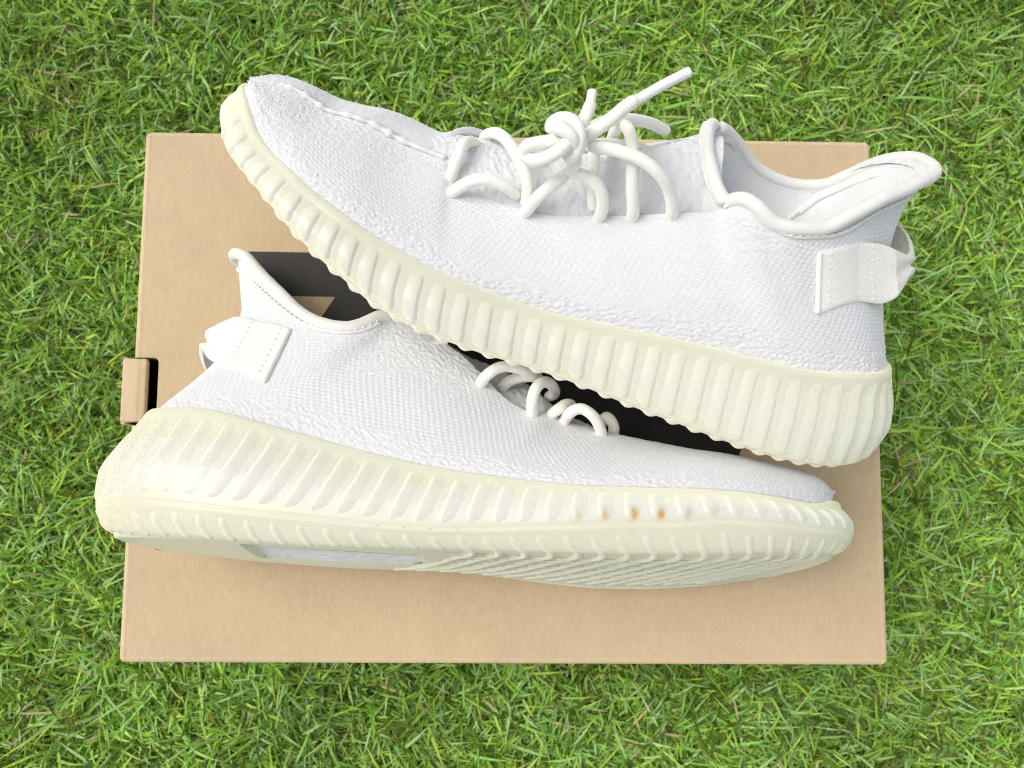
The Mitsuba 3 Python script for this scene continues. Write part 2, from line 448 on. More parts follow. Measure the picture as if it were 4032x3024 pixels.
    def build_ribs(self):
        S = self.S
        rng = np.random.default_rng(3)
        lean = pw(*S["lean"])
        sgn = np.sign((self.sideN[60, 20] * np.r_[self.nrm[60], 0]).sum())
        pitch = .0092 / self.step
        first, last = S["rib_span"]
        for i in self.rib_i:
            xx = self.p[int(i) % len(self.p), 0]
            near = 0 <= i <= self.half
            v0, v1 = 1.95 + .12 * rng.random(), S["rib_end"]
            v = np.linspace(v0, v1, 26)
            hgt = (self.zt - self.zp)[int(i) % len(self.p)]
            L = math.tan(math.radians(float(lean(np.clip(xx, 0, .3)))))
            w = (v1 - v) / (v1 - v0)
            shift = L * hgt * (w + .25 * np.sin(np.pi * w)) / self.step
            pt, nn = self.side_at(i + shift * (1 if near else -1), v)
            nn = sgn * nn
            c = gaussian_filter1d(pt, 1.0, axis=0, mode="nearest")
            kk = np.linspace(0, 1, len(c))
            P, f = self.rib_patch(c, nn, (S["rib_half"] + .0002 * rng.random()) * (.86 + .14 * kk), (S["rib_high"] + .00030) * (.75 + .25 * kk), S["skew"], follow=(i + shift * (1 if near else -1), v, 1 if near else -1, sgn))
            vv = v[:, None] * np.ones(21)
            self.put("sole__rib", (P.reshape(-1, 3), f), "rubber", True, self.rubber_color(P, vv, S["rib_tint"]).reshape(-1, 3))
        # the lower ribs, below the parting line, run on under the tread
        i = (first + .012) * self.half
        while i < last * self.half:
            xx = self.p[int(i) % len(self.p), 0]
            v = np.linspace(9.7, 13.5, 16)
            pt, nn = self.side_at(i + S["low_lean"] / self.step * np.linspace(-.5, .9, 16), v)
            c, nn = pt, sgn * nn
            if S.get("tread") and .142 < xx < .285:
                e = c[-1]
                back = .034
                m = np.linspace(0, 1, 30)[1:]
                y = e[1] * (1 - m) - m * .78 * pw([0, .1, .2, .25, .29, .31], [.03, .030, .036, .032, .016, .004])(e[0] - .8 * back)
                x = e[0] + .0025 * np.sin(np.pi * np.minimum(m * 5, 1)) - back * m ** 1.2
                under = np.stack([x, y, self.zbot(x, y)], 1)
                c = np.vstack([c, under])
                nn = np.vstack([nn, np.tile([0, 0, -1.0], (29, 1))])
                c, nn = gaussian_filter1d(c, 1.0, axis=0, mode="nearest"), gaussian_filter1d(nn, 2.0, axis=0, mode="nearest")
            P, f = self.rib_patch(c, nn, np.full(len(c), S["low_half"]), np.r_[np.full(16, S["low_high"] * S["low_soft"]), np.full(len(c) - 16, S["low_high"])] + .0003)
            vv = np.r_[np.linspace(9.3, 13.0, 16), np.full(len(c) - 16, 13.2)][:, None] * np.ones(21)
            self.put("sole__tread_rib", (P.reshape(-1, 3), f), "rubber", True, self.rubber_color(P, vv, .3).reshape(-1, 3))
            i += pitch * rng.uniform(.97, 1.03)
        if S.get("tread"):
            a, b = np.meshgrid(np.linspace(.0695, .1345, 160), np.linspace(-.005, .030, 90), indexing="ij")
            z = self.zbot(a) + .0024 - .0010 * vfbm(np.stack([a * 420, b * 700, 0 * a], -1), 3, 6) - .0005 * np.clip((.008 - b) * 300, 0, 1)
            self.put("sole__foam_window", (np.stack([a, b, z], -1).reshape(-1, 3), grid_faces(160, 90)), "foam")
            labels[f"{self.root}__sole__foam_window"] = {"label": "white foam showing in a long recess of the tread"}

    def rib_patch(self, c, n, hw, h, skew=0.0, fade=.0045, follow=None):
        """A moulded ridge along c on a surface with normals n: half width hw and height h (one per point), sunk in at its rim."""
        t = np.gradient(c, axis=0)
        t /= np.linalg.norm(t, axis=1, keepdims=True)
        n = n - t * (n * t).sum(1, keepdims=True)
        n /= np.linalg.norm(n, axis=1, keepdims=True)
        b = np.cross(t, n)
        s = chord(c)
        e = np.clip((s[-1] - s) / np.maximum(.8 * hw, 1e-6), 0, 1)
        e = np.sqrt(np.clip(1 - (1 - e) ** 2, 0.001, 1))
        up = np.clip(s / max(fade, 1e-6), 0, 1)
        up = up * up * (3 - 2 * up)
        q = np.linspace(-1, 1, 21)
        k = np.clip((q + 1) / (1 - skew), 0, 1)
        prof = np.where(q < -skew, k * k * (3 - 2 * k), (.5 + .5 * np.cos(np.pi * np.clip((q + skew) / (1 + skew), 0, 1))) ** .8)
        P = c[:, None] + b[:, None] * (hw * e * (.88 + .12 * up))[:, None, None] * q[None, :, None] + n[:, None] * ((h * e * up)[:, None] * prof[None] - .00030)[..., None]
        if follow is not None:                            # lie on the curved wall on both sides of the crest
            i, v, sg, sn = follow
            for j, qq in enumerate(q):
                pt, nj = self.side_at(i + sg * qq * hw * e * (.88 + .12 * up) / self.step, v)
                P[:, j] = pt + sn * nj * (h * e * up * prof[j] - .00030)[:, None]
        f = grid_faces(len(c), 21)
        nn = np.cross(P[1, 10] - P[0, 10], P[0, 11] - P[0, 10])
        return P, (f if nn @ n[0] > 0 else f[:, ::-1])

    # ---- upper
    def lip(self, near, m):
        n, h = len(self.p), self.half
        idx = np.linspace(0, h, m) if near else np.linspace(n, h, m)
        i0 = np.floor(idx).astype(int)
        fr = (idx - i0)[:, None]
        q = np.concatenate([self.p - self.nrm * (self.dl + .0002)[:, None], (self.zt - .0018)[:, None]], 1)
        return q[i0 % n] * (1 - fr) + q[(i0 + 1) % n] * fr

    def topline(self, pts, lipc):
        m = len(lipc)
        pts = np.asarray(pts) * mm
        dense = spline(pts, 700)
        # how far along the lip each point of the topline is joined: matched by x, forced to run forward
        tl = np.linspace(0, 1, m)
        lx = np.maximum.accumulate(lipc[:, 0])
        tx = np.interp(np.maximum.accumulate(dense[:, 0]), lx, tl)
        arc = np.linspace(0, 1, len(dense))
        tx = gaussian_filter1d(.9 * tx + .1 * arc, 12, mode="nearest")
        tx = np.maximum.accumulate(tx) + 1e-5 * arc
        tx = (tx - tx[0]) / (tx[-1] - tx[0])
        return np.stack([np.interp(tl, tx, dense[:, k]) for k in range(3)], 1)

    def shell(self, near, pts, H0, H1, nu, nv, amp=1.0, fold=True):
        lp = self.lip(near, nu)
        tp = self.topline(pts, lp)
        tt = np.linspace(0, 1, nu)
        k0, k1 = np.array(H0), np.array(H1)
        t0 = PchipInterpolator(k0[:, 0], k0[:, 1:])(tt) * mm
        t1 = PchipInterpolator(k1[:, 0], k1[:, 1:])(tt) * mm
        v = np.linspace(0, 1, nv)[None, :, None]
        C0, C1, C2, C3 = lp[:, None], (lp + t0)[:, None], (tp + t1)[:, None], tp[:, None]
        P = C0 * (1 - v) ** 3 + 3 * C1 * v * (1 - v) ** 2 + 3 * C2 * v ** 2 * (1 - v) + C3 * v ** 3
        s = +1 if near else -1
        N = s * -grid_normals(P)
        # surface coordinates in metres
        du = np.linalg.norm(np.diff(P, axis=0), axis=2)
        U = np.r_[0, np.cumsum(du[:, nv // 2])][:, None] * np.ones((1, nv))
        dv = np.linalg.norm(np.diff(P, axis=1), axis=2)
        W = np.hstack([np.zeros((nu, 1)), np.cumsum(dv, 1)])
        self.relief(P, N, U, W, amp)
        if fold:                                          # the edge turns inward
            e = P[:, -1]
            inn = [e - N[:, -1] * .0009 + (P[:, -1] - P[:, -4]) * .35, e - N[:, -1] * .0019, e - N[:, -1] * .0022 - (P[:, -1] - P[:, -4]) * 2.2]
            P = np.concatenate([P, np.stack(inn, 1)], 1)
        f = grid_faces(nu, P.shape[1])
        if near:
            f = f[:, ::-1]
        return P, N, f

    def relief(self, P, N, U, W, amp):
        c = self.S["knit"]
        x, z = P[..., 0], P[..., 2]
        big = vfbm(P * 30, 3, 41) - .5
        flat = np.stack([U, W, 0 * U], -1)
        ter = vfbm(P * 950, 2, 12)
        wob = (vfbm(flat * 60, 2, 14) - .5)
        loose = np.clip((.0115 + .012 * wob - W) / .004, 0, 1)
        for (cx, cz, rx, rz, k) in c["loose"]:
            loose = np.maximum(loose, k * np.clip(1.4 - np.sqrt(((x - cx) / rx) ** 2 + ((z - cz) / rz) ** 2) + wob, 0, 1))
        a = np.radians(c["turn"])
        pu, pv = U * np.cos(a) + W * np.sin(a), -U * np.sin(a) + W * np.cos(a)
        pu = pu + .0012 * wob
        p_, q_ = .00175, .0021
        row = np.floor(pv / p_)
        jit = .5 * row + .18 * vnoise(np.stack([row * 7.3, 0 * row, 0 * row], -1), 5)
        k1 = 2.2 * (.5 - .5 * np.cos(2 * np.pi * pv / p_)) * (.5 + .5 * np.cos(2 * np.pi * (pu / q_ + jit))) - .7
        var = .55 + .9 * vnoise(flat * 700, 33)
        fade = np.clip(W / .002, 0, 1)
        d = (1 - loose) * k1 * .00013 * var + loose * (ter - .5) * .0011
        P += N * (amp * (d * fade + .0016 * big * np.clip(W / .015, 0, 1)))[..., None]

    def build_upper(self):
        S = self.S
        P, N, f = self.shell(True, S["near_top"], S["near_h0"], S["near_h1"], 740, 232)
        self.nearP, self.nearN = P, N
        Q, _, g = self.shell(False, S["far_top"], S["far_h0"], S["far_h1"], *S.get("far_grid", (180, 50)))
        V, Fc = join([(P.reshape(-1, 3), tri(f)), (Q.reshape(-1, 3), tri(g))])
        self.put("upper", (V, Fc), "knit_yarn")
        q = P[::3, :N.shape[1]:2].reshape(-1, 3)
        self.tree, self.q, self.qn = cKDTree(q[:, [0, 2]]), q, N[::3, ::2].reshape(-1, 3)

    def on_surface(self, pts, lift):
        pts = np.array(pts, float)
        _, i = self.tree.query(pts[:, [0, 2]], k=6)
        pts[:, 1] = self.q[i, 1].mean(1) + lift
        return pts

    def build_tongue(self):
        S = self.S["tongue"]
        nu, nv = 170, 116
        t = np.linspace(0, 1, nu)
        ph = np.linspace(S["phi"][0], S["phi"][1], nv) * np.pi
        x0, x1 = S["x"]
        xc = x0 + (x1 - x0) * t
        yc, wy, zb, h = (pw(*S[k])(xc) for k in ("yc", "wy", "zb", "h"))
        rake = pw([x1, x0], [0, S["rake"]] if x1 < x0 else [S["rake"], 0])(xc) if False else S["rake"] * np.clip(1 - (xc - x0) / .05, 0, 1)
        P = np.stack([xc[:, None] + rake[:, None] * (np.sin(ph)[None] - .55), yc[:, None] + wy[:, None] * np.cos(ph)[None], zb[:, None] + h[:, None] * np.sin(ph)[None]], -1)
        N = grid_normals(P)
        if (N[:, nv // 2, 2]).mean() < 0:
            N = -N
        flat = np.stack([t[:, None] * (x1 - x0) + 0 * ph[None], .03 * ph[None] + 0 * t[:, None], 0 * P[..., 0]], -1)
        P += N * ((vfbm(flat * 760, 3, 71) - .5) * .0020)[..., None]
        self.put("tongue", (P.reshape(-1, 3), grid_faces(nu, nv)), "knit_yarn")

    def build_collar(self):
        S = self.S
        rim = spline(np.array(S["rim"]) * mm, 420, closed=S.get("rim_closed", False))
        parts = [tube(rim, .0025, 16, closed=S.get("rim_closed", False))]
        if "arch" in S:
            parts.append(tube(spline(np.array(S["arch"]) * mm, 120), .0025, 16))
        V, Fc = join(parts)
        V = V + .00025 * (vfbm(V * 220, 2, 3) - .5)[:, None]
        self.put("collar_binding", (V, Fc), "binding_cloth")
        # seam below the binding: a thin welt and the row of stitches on it
        st = spline(np.array(S["stitch"]) * mm, 260)
        st = self.on_surface(st, .0003)
        st = gaussian_filter1d(st, 4, axis=0, mode="nearest")
        welt = [tube(st, .0008, 8)]
        if "arch_stitch" in S:
            welt.append(tube(spline(np.array(S["arch_stitch"]) * mm, 90), .0009, 8))
        self.put("collar_seam", join(welt), "binding_cloth")
        sts = []
        for w in welt:
            c = w[0][:-2].reshape(-1, 8, 3).mean(1)
            c = spline(c, step=.0005)
            for k in range(2, len(c) - 5, 6):
                sts.append(tube(c[k:k + 4] + np.array([0, .0011, .0006]), .00042, 6))
        k = self.put("stitching", join(sts), "lace_cord")
        labels[k] = {"kind": "stuff"}

    def build_lining(self):
        S = self.S
        rim = spline(np.array(S["lining_rim"]) * mm, 260, closed=True)
        n = len(rim)
        c = rim.mean(0)
        cx, cy = rim[:, 0], rim[:, 1]
        inner = rim + np.stack([.03 * (c[0] - cx) + .0015 * np.clip((.05 - cx) / .015, 0, 1), -.05 * cy, np.full(n, -.0014)], 1)
        floor = np.stack([np.interp(cx, [.03, .115], [.034, .122]), np.sign(cy) * np.minimum(np.abs(cy), .026) * .95, np.full(n, .046)], 1)
        waist = .5 * (inner + floor) + np.stack([.006 * np.clip((.07 - cx) / .03, 0, 1), np.where(cy > 0, -.16, -.02) * cy, 0 * cx], 1)
        v = np.linspace(0, 1, 60)
        P = PchipInterpolator([0, .12, .55, 1], np.stack([inner, inner * .9 + waist * .1 - [0, 0, .0005], waist, floor], 1), axis=1)(v)
        N = grid_normals(P)
        P += N * (.00012 * np.cos(2 * np.pi * P[..., 0] / .0017) * np.cos(2 * np.pi * P[..., 2] / .0012))[..., None]
        V = np.vstack([P.reshape(-1, 3), floor.mean(0)])
        a = np.arange(n) * 60 + 59
        b = np.roll(a, -1)
        Fc = np.vstack([tri(grid_faces(n, 60, wrap_u=True)), np.stack([a, b, np.full(n, n * 60)], 1)])
        self.put("lining", (V, Fc), "lining_cloth")
        far = P[N.shape[0] // 8:, 3:50].reshape(-1, 3)
        far = far[far[:, 1] < -.002]
        tr = cKDTree(far[:, [0, 2]])
        for c in S.get("piping", []):
            c = spline(np.array(c) * mm, 90)
            _, i = tr.query(c[:, [0, 2]], k=8)
            c[:, 1] = gaussian_filter1d(far[i, 1].mean(1), 8, mode="nearest") + .0004
            self.put("lining__piping", tube(c, .0011, 10), "foam")

    def build_tab(self):
        S = self.S["tab"]
        nu, nv = 250, 58
        a, b = spline(np.array(S["top"]) * mm, nu), spline(np.array(S["bottom"]) * mm, nu)
        ramp = np.clip((np.arange(nu) - S["patch"] * .6) / 30, 0, 1)[:, None]
        a, b = (q * (1 - ramp) + ramp * gaussian_filter1d(q, 5, axis=0, mode="nearest") for q in (a, b))
        w = np.linspace(0, 1, nv)
        P = a[:, None] * (1 - w)[None, :, None] + b[:, None] * w[None, :, None]
        k = S["patch"]                                     # the stitched-down part follows the upper
        flat = self.on_surface(P[:k].reshape(-1, 3), .0016).reshape(k, nv, 3)
        flat[..., 1] = gaussian_filter1d(gaussian_filter1d(flat[..., 1], 10, axis=0, mode="nearest"), 10, axis=1, mode="nearest")
        bl = np.clip((k - np.arange(k)) / (.55 * k), 0, 1)[:, None, None]
        P[:k] = P[:k] * (1 - bl) + flat * bl
        N = grid_normals(P)
        if N[:k, :, 1].mean() < 0:
            N = -N
        u = chord(a)[:, None]
        ww = (np.linalg.norm(a - b, axis=1).mean() * w)[None]
        loop = np.clip((np.arange(nu) - k * .8) / (k * .5), 0, 1)[:, None]
        crumple = S["crumple"] * loop * (np.sin(ww / .0085 * np.pi + 9 * u) + .6 * np.sin(ww / .0052 * np.pi - 60 * u + 1)) * np.sin(np.pi * w)[None] ** .5
        edge = -.0003 * np.clip(1 - np.minimum(w, 1 - w) / .05, 0, 1)[None]
        weave = .00013 * np.cos(2 * np.pi * u / .0016) * np.cos(2 * np.pi * ww / .0019)
        P = P + N * (crumple + weave + edge)[..., None]
        th = .0011
        Q = P - N * th
        V = np.vstack([P.reshape(-1, 3), Q.reshape(-1, 3)])
        g = grid_faces(nu, nv)
        m = nu * nv
        rim_i = np.concatenate([np.arange(nv), np.arange(1, nu) * nv + nv - 1, (nu - 1) * nv + np.arange(nv - 2, -1, -1), np.arange(nu - 2, -1, -1) * nv])
        s4 = np.stack([rim_i[:-1], rim_i[1:], rim_i[1:] + m, rim_i[:-1] + m], 1)
        self.put("pull_tab", (V, np.vstack([g, g[:, ::-1] + m, s4])), "webbing_tape", 40)
        hem = P[1] - N[1] * .0003
        self.put("pull_tab__hem", tube(spline(hem, 90), .0011, 10), "webbing_tape")
        rows = [P[10], P[int(k * .62)]]
        sts = []
        for r in rows:
            c = spline(r, step=.0005)
            for j in range(2, len(c) - 4, 5):
                sts.append(tube(c[j:j + 3] + np.array([0, .0003, 0]), .0004, 6))
        kk = self.put("pull_tab__stitching", join(sts), "lace_cord")
        labels[kk] = {"kind": "stuff"}

    def build_laces(self):
        S = self.S
        for c in S["laces"]:
            c = spline(np.array(c) * mm, step=.0004)
            self.put("lace", tube(c, .0022, 28, braid=.055, pitch=.0024), "lace_cord")
        for c in S["aglets"]:
            self.put("aglet", tube(spline(np.array(c) * mm, 60), .0017, 16, round_ends=False), "aglet_plastic")

    def build(self):
        self.build_sole()
        self.build_ribs()
        self.build_upper()
        self.build_tongue()
        self.build_collar()
        self.build_lining()
        self.build_tab()
        if "seam" in self.S:
            c = self.on_surface(spline(np.array(self.S["seam"]) * mm, 260), .0)
            c[:, 1] += .0004
            c = gaussian_filter1d(c, 5, axis=0, mode="nearest")
            c[:, 2] += .0004 * (vnoise(c * 300, 4) - .5)
            self.put("upper__toe_seam", tube(c, .0009 + .0009 * vnoise(c * 420, 9), 10, braid=.35, pitch=.012), "knit_yarn")
        self.build_laces()


H0_NEAR = [(0, 6, 0, 15), (.08, 5, -2, 15), (.2, 1, -1, 18), (.4, 0, 4, 15), (.62, 0, 2, 9), (.8, 0, 1, 8), (.93, -1, -1, 8), (1, -2, 0, 3)]
H1_NEAR = [(0, 12, 0, -24), (.08, 11, 2, -20), (.2, 3, 2, -17), (.4, 0, 7, -11), (.6, 0, 10, -8), (.72, 0, 13, -6), (.9, 1, 12, -3), (1, 3, 0, -1)]
H0_FAR = [(0, 6, 0, 15), (.08, 5, 2, 15), (.2, 1, 1, 18), (.4, 0, -4, 15), (.6, 0, -8, 16), (.8, 0, -7, 17), (.93, -1, -5, 12), (1, -2, 0, 3)]
H1_FAR = [(0, 12, 0, -24), (.08, 11, -2, -20), (.2, 3, -3, -17), (.4, 0, -9, -11), (.6, 0, -21, 8), (.68, 0, -29, 17), (.8, 0, -26, 8), (.92, 1, -17, 2), (1, 2, -4, 3)]

upper_rim = [[101.4, 24, 80.4], [99.7, 28, 83.6], [96.5, 31, 84.7], [91, 33, 83.2], [84.3, 33, 81.2], [79.5, 33, 81.8], [74.4, 32, 83.1], [68.1, 30, 85.6], [63, 28, 90.5], [57.8, 25, 95.7],
             [52.2, 21, 100.9], [46.2, 16, 104.9], [40.6, 11, 109.2], [35.6, 5, 112.5], [33.6, 0, 114.8], [35.3, -5, 116.1], [38.2, -11, 116], [41.8, -16, 114.2], [46.2, -21, 110.4], [50.1, -26, 105.1],
             [54.1, -29, 99.6], [57.9, -31, 95.2], [63.8, -32, 91.8], [70.2, -32, 90], [76.8, -31, 89.4], [85, -29, 90.4], [91.9, -26, 92.6], [97.7, -22, 96.1], [102.3, -18, 98.5], [107.3, -13, 100.5], [111.5, -8, 101.1]]
upper_arch = [[101.7, 24, 80], [106.1, 21, 83.2], [109.6, 16, 87.3], [112.6, 10, 91.5], [114.6, 3, 96.1], [115.1, -3, 100], [113.1, -8, 102.1]]
seam_pts = [[202.4, 11, 56.8], [212.6, 10, 56.6], [224.2, 9, 57], [233.3, 8, 58.2], [242.9, 7, 57.8], [253.1, 6, 56.6], [265.6, 4, 58.8], [274.2, 2, 58.2]]
up = {
    "length": .2940, "heel_x": 0.0, "lip": [.0135, .0115, .0082, .008, .008, .0072, .0068, .0066], "white": .62, "rib_tint": .25, "rib_end": 9.0, "rib_half": .0045, "rib_span": (-.16, .945), "rib_high": .00095, "skew": .5, "low_lean": .0003, "low_high": .0012, "low_soft": 1.0, "low_half": .0042, "rib_color": [.765, .757, .685],
    "ztop": (np.array([-5, 12, 23.6, 43.7, 67.6, 94.6, 130.3, 145.7, 161.6, 184, 200, 213.7, 227.7, 239.2, 253.8, 262.8, 272.9, 280, 290, 310]) * mm,
             np.array([43.5, 43, 41.7, 37.5, 34.8, 31.5, 26, 24.1, 23.7, 24.5, 26.5, 28.8, 32.2, 34.7, 38.3, 39.9, 43.6, 48.5, 53, 55]) * mm),
    "zpart": (np.array([-5, 5, 20, 45, 95, 131, 163, 184, 205, 221, 234, 249, 258, 269, 280, 290, 310]) * mm,
              np.array([9, 7, 5, 4, 4, 5, 4, 4.8, 8, 14, 18.3, 24.6, 28, 31.4, 34.2, 38, 40]) * mm),
    "zbot": (np.array([-5, 5, 20, 45, 95, 131, 163, 184, 205, 221, 234, 249, 258, 269, 280, 290, 310]) * mm,
             np.array([4, 3, .5, -.8, -.8, .4, -.3, .5, 3.7, 9.5, 14, 19.8, 23.4, 27, 30, 33, 36]) * mm),
    "lean": ([-.02, .0, .08, .2, .25, .31], [10, 12, 10, 8, -8, -25]),
    "rim": upper_rim, "arch": upper_arch,
    "lining_rim": upper_rim + upper_arch[::-1][1:-1],
    "stitch": [[102.7, 26, 78.4], [100.7, 28, 81.4], [97.9, 32, 83], [93.7, 34, 82.3], [88.4, 34, 79.8], [83.5, 34, 79.2], [78.2, 33, 79.2], [73.5, 32, 80.3], [67.6, 31, 82.4], [62, 28, 84.9], [56.7, 24, 89.5],
               [52.1, 20, 94.6], [48, 16, 97.9], [42.9, 12, 101.5], [37.4, 8, 106.3]],
    "arch_stitch": [[103.4, 24, 79.1], [109.6, 18, 83.4], [114, 10, 89.9], [117.2, 2, 96.6], [116.8, -6, 101.2]],
    "near_top": [[33.6, 0, 113.8]] + upper_rim[13:0:-1] + [[102, 25, 79], [110.5, 24, 73.4], [119.2, 23, 69.5], [130.3, 22, 64.2], [141.9, 22, 59.4], [151.2, 22, 55.7], [162.8, 22, 52.2], [168.7, 22, 51.6], [182, 20.5, 50.2],
                [192, 18.5, 50.0], [198.5, 14, 52.8]] + seam_pts[:] + [[287.2, 0, 54.6]],
    "far_top": [[33.6, 0, 113.8]] + upper_rim[15:30] + [[118, -18, 94], [127.3, -22, 88], [134.2, -24, 84], [155.5, -25, 74.5], [175, -24, 67.5], [188, -21, 65], [198, -15, 64.8], [206.5, 0, 61.3]] + seam_pts[1:] + [[287.2, 0, 54.6]],
    "far_grid": (420, 110), "near_h0": H0_NEAR, "near_h1": H1_NEAR, "far_h0": H0_FAR, "far_h1": H1_FAR,
    "seam": seam_pts,
    "tongue": {"x": (.1035, .2150), "phi": (0.02, 1.0), "rake": .012, "yc": ([.10, .215], [-.004, -.004]), "wy": ([.10, .115, .13, .16, .2, .215], [.0245, .0255, .027, .0275, .025, .022]),
               "zb": ([.10, .12, .15, .2, .215], [.058, .044, .036, .034, .034]), "h": ([.10, .115, .13, .155, .185, .2, .215], [.041, .0475, .0445, .0385, .0325, .0303, .0258])},
    "tab": {"top": [[66.2, 31, 77.2], [53.6, 27, 83.3], [44.9, 21, 85.7], [35.9, 13, 85.6], [28, 4, 84.5], [24, -3, 85.4], [24.2, -9, 88.4], [26.6, -15, 91], [30, -22, 92.6], [34, -27, 92.8], [42, -29.5, 91], [53, -32.5, 88]],
            "bottom": [[56.4, 32, 56.5], [43.3, 28, 64.7], [32, 21, 66.4], [26.1, 12, 72.7], [22.1, 2, 79.4], [18.6, -5, 77.1], [17.4, -11, 74.6], [17.6, -17, 72.1], [18.8, -23, 70.1], [22, -28, 68.2], [32, -31, 66], [46, -33.5, 62]],
            "patch": 84, "crumple": .0006},
    "laces": [
        [[199.5, 14, 48.2], [198.7, 16.5, 51.2], [198.4, 18, 55.7], [198.4, 16, 61], [198.2, 10, 64.3], [196.6, 4, 64.4], [195.8, -2, 61.5]],
        [[197.5, 17, 46], [195.9, 21, 47.4], [192.7, 25, 51.8], [189.3, 27, 55.6], [184.7, 27, 57.8], [179.7, 26, 58], [175.3, 24, 57], [172.5, 20, 55]],
        [[168.9, 18, 53], [168.9, 23, 56.4], [170.4, 25, 61.7], [174.4, 24, 66.3], [179.6, 18, 69.7], [184.5, 10, 71], [188.9, 2, 70.6], [193.4, -8, 67.3], [195.3, -15, 64.1]],
        [[168.4, 19, 48.5], [167.4, 24, 51.7], [165.5, 28, 57.8], [162.3, 30, 64.1], [159.5, 29, 68.6], [157.8, 26, 71.9]],
        [[141.7, 19, 57.5], [141.7, 24, 60.4], [143.2, 29, 66.6], [146.7, 31, 70.8], [151.9, 31, 72.3], [157.1, 30, 72.2], [158.8, 28, 73.3]],
        [[130.5, 19, 62], [130.9, 24, 64.9], [135, 29, 73.9], [137.8, 30, 80.6], [140.6, 27, 87.1], [143.4, 20, 90.7], [145.4, 12, 90.9], [147.1, 0, 88], [147.1, -14, 81.8]],
        [[117, 20, 67.5], [118.3, 25, 70.8], [123.2, 31, 78.3], [129.8, 35, 83], [136.7, 36, 84.9], [143.7, 36, 84.9], [150.3, 35, 83.9], [155.3, 34, 82.4]],
        [[144.6, 20, 60], [147.7, 22, 67.8], [151, 18, 76.4], [152, 10, 80.7], [146.3, 2, 82.3], [138.9, -4, 83.3], [132.6, -10, 83.3]],
        [[127.9, -12, 92.5], [135.5, -4, 93.8], [143.2, 6, 93.4], [149.9, 14, 91.7], [154.8, 20, 88.4], [157.3, 26, 85.1]],
        [[157.4, 34, 84], [153.6, 37, 89.6], [150, 38, 95.5], [147.7, 37, 99.3], [145.1, 35, 102.4]],
        [[159.7, 34, 87.1], [159.3, 34, 90], [159.1, 32, 92.8], [159.2, 29, 96.1]],
        [[160.8, 40, 83.5], [165.8, 42, 81.3], [171, 43, 78.5], [174, 43, 76], [174, 42, 73.5], [170.4, 43, 73], [165.2, 45, 76.7], [162, 46, 81.4], [161.2, 44, 83.8]],
        [[165.4, 38, 74.2], [169.6, 37, 71.5], [173.3, 37, 72.1]],
        [[167.9, 40, 82.7], [168.6, 41, 85.8], [165.3, 42, 89], [160.7, 43, 88.5], [158.2, 44, 84.9], [157.6, 43, 80.8], [159.1, 41, 78], [161, 38, 78.3]],
        [[168.4, 44, 84.8], [164.8, 46, 85.9], [161, 46, 85], [158.5, 43, 81.8]],
        [[157.2, 36, 78.5], [157, 32, 74.1], [157.4, 28, 71.3]]],
    "aglets": [[[145.9, 35, 101.3], [138.8, 32, 109.4], [132.4, 29, 115.9]], [[159.2, 30.3, 94.6], [160.2, 27, 98.9]]],
    "piping": [[[45.5, -12, 106.5], [48.5, -16, 103], [52, -19, 98], [57, -22, 92], [61, -24, 86], [64, -25, 80]], [[47.5, -11, 103.5], [51, -15.5, 99.5], [55, -19, 94], [60, -22, 88], [64, -24, 82], [67, -25, 76]]],
    "knit": {"turn": 8, "loose": [(.255, .056, .05, .012, .75), (.098, .078, .016, .010, .9), (.275, .05, .012, .02, .7)]},
}

low_rim = [[115.8, 27, 92.6], [112.1, 29, 91.3], [106.2, 31, 87], [101.2, 32, 84.5], [94.7, 32, 84.3], [87.9, 31, 86.1], [79.1, 29, 91.5], [69, 25, 101.5], [59.8, 20, 111], [51, 13, 121.8], [44.6, 7, 128.4], [39.3, 1, 131.3]]
far_rim = [[39.6, -3.5, 131.0], [43.2, -7.5, 129], [50, -13, 121.5], [59.5, -19, 111], [69, -24, 102], [79, -26, 93], [90, -27, 88], [101, -26, 88], [110, -22, 92]]
low_arch = [[118, 15, 97], [118.5, 4, 101], [116, -10, 99]]
crown = [[178.8, 18, 56.9], [184.6, 14, 56.3], [201.7, 10, 53.2], [213.4, 7, 52.3], [224.9, 5, 50.9], [237, 4, 49.3], [250.4, 3, 48.4], [267.1, 3, 45.6], [281.4, 2, 42.9], [290, 1, 40.4], [295, 0, 37.4], [298, 0, 34.2]]
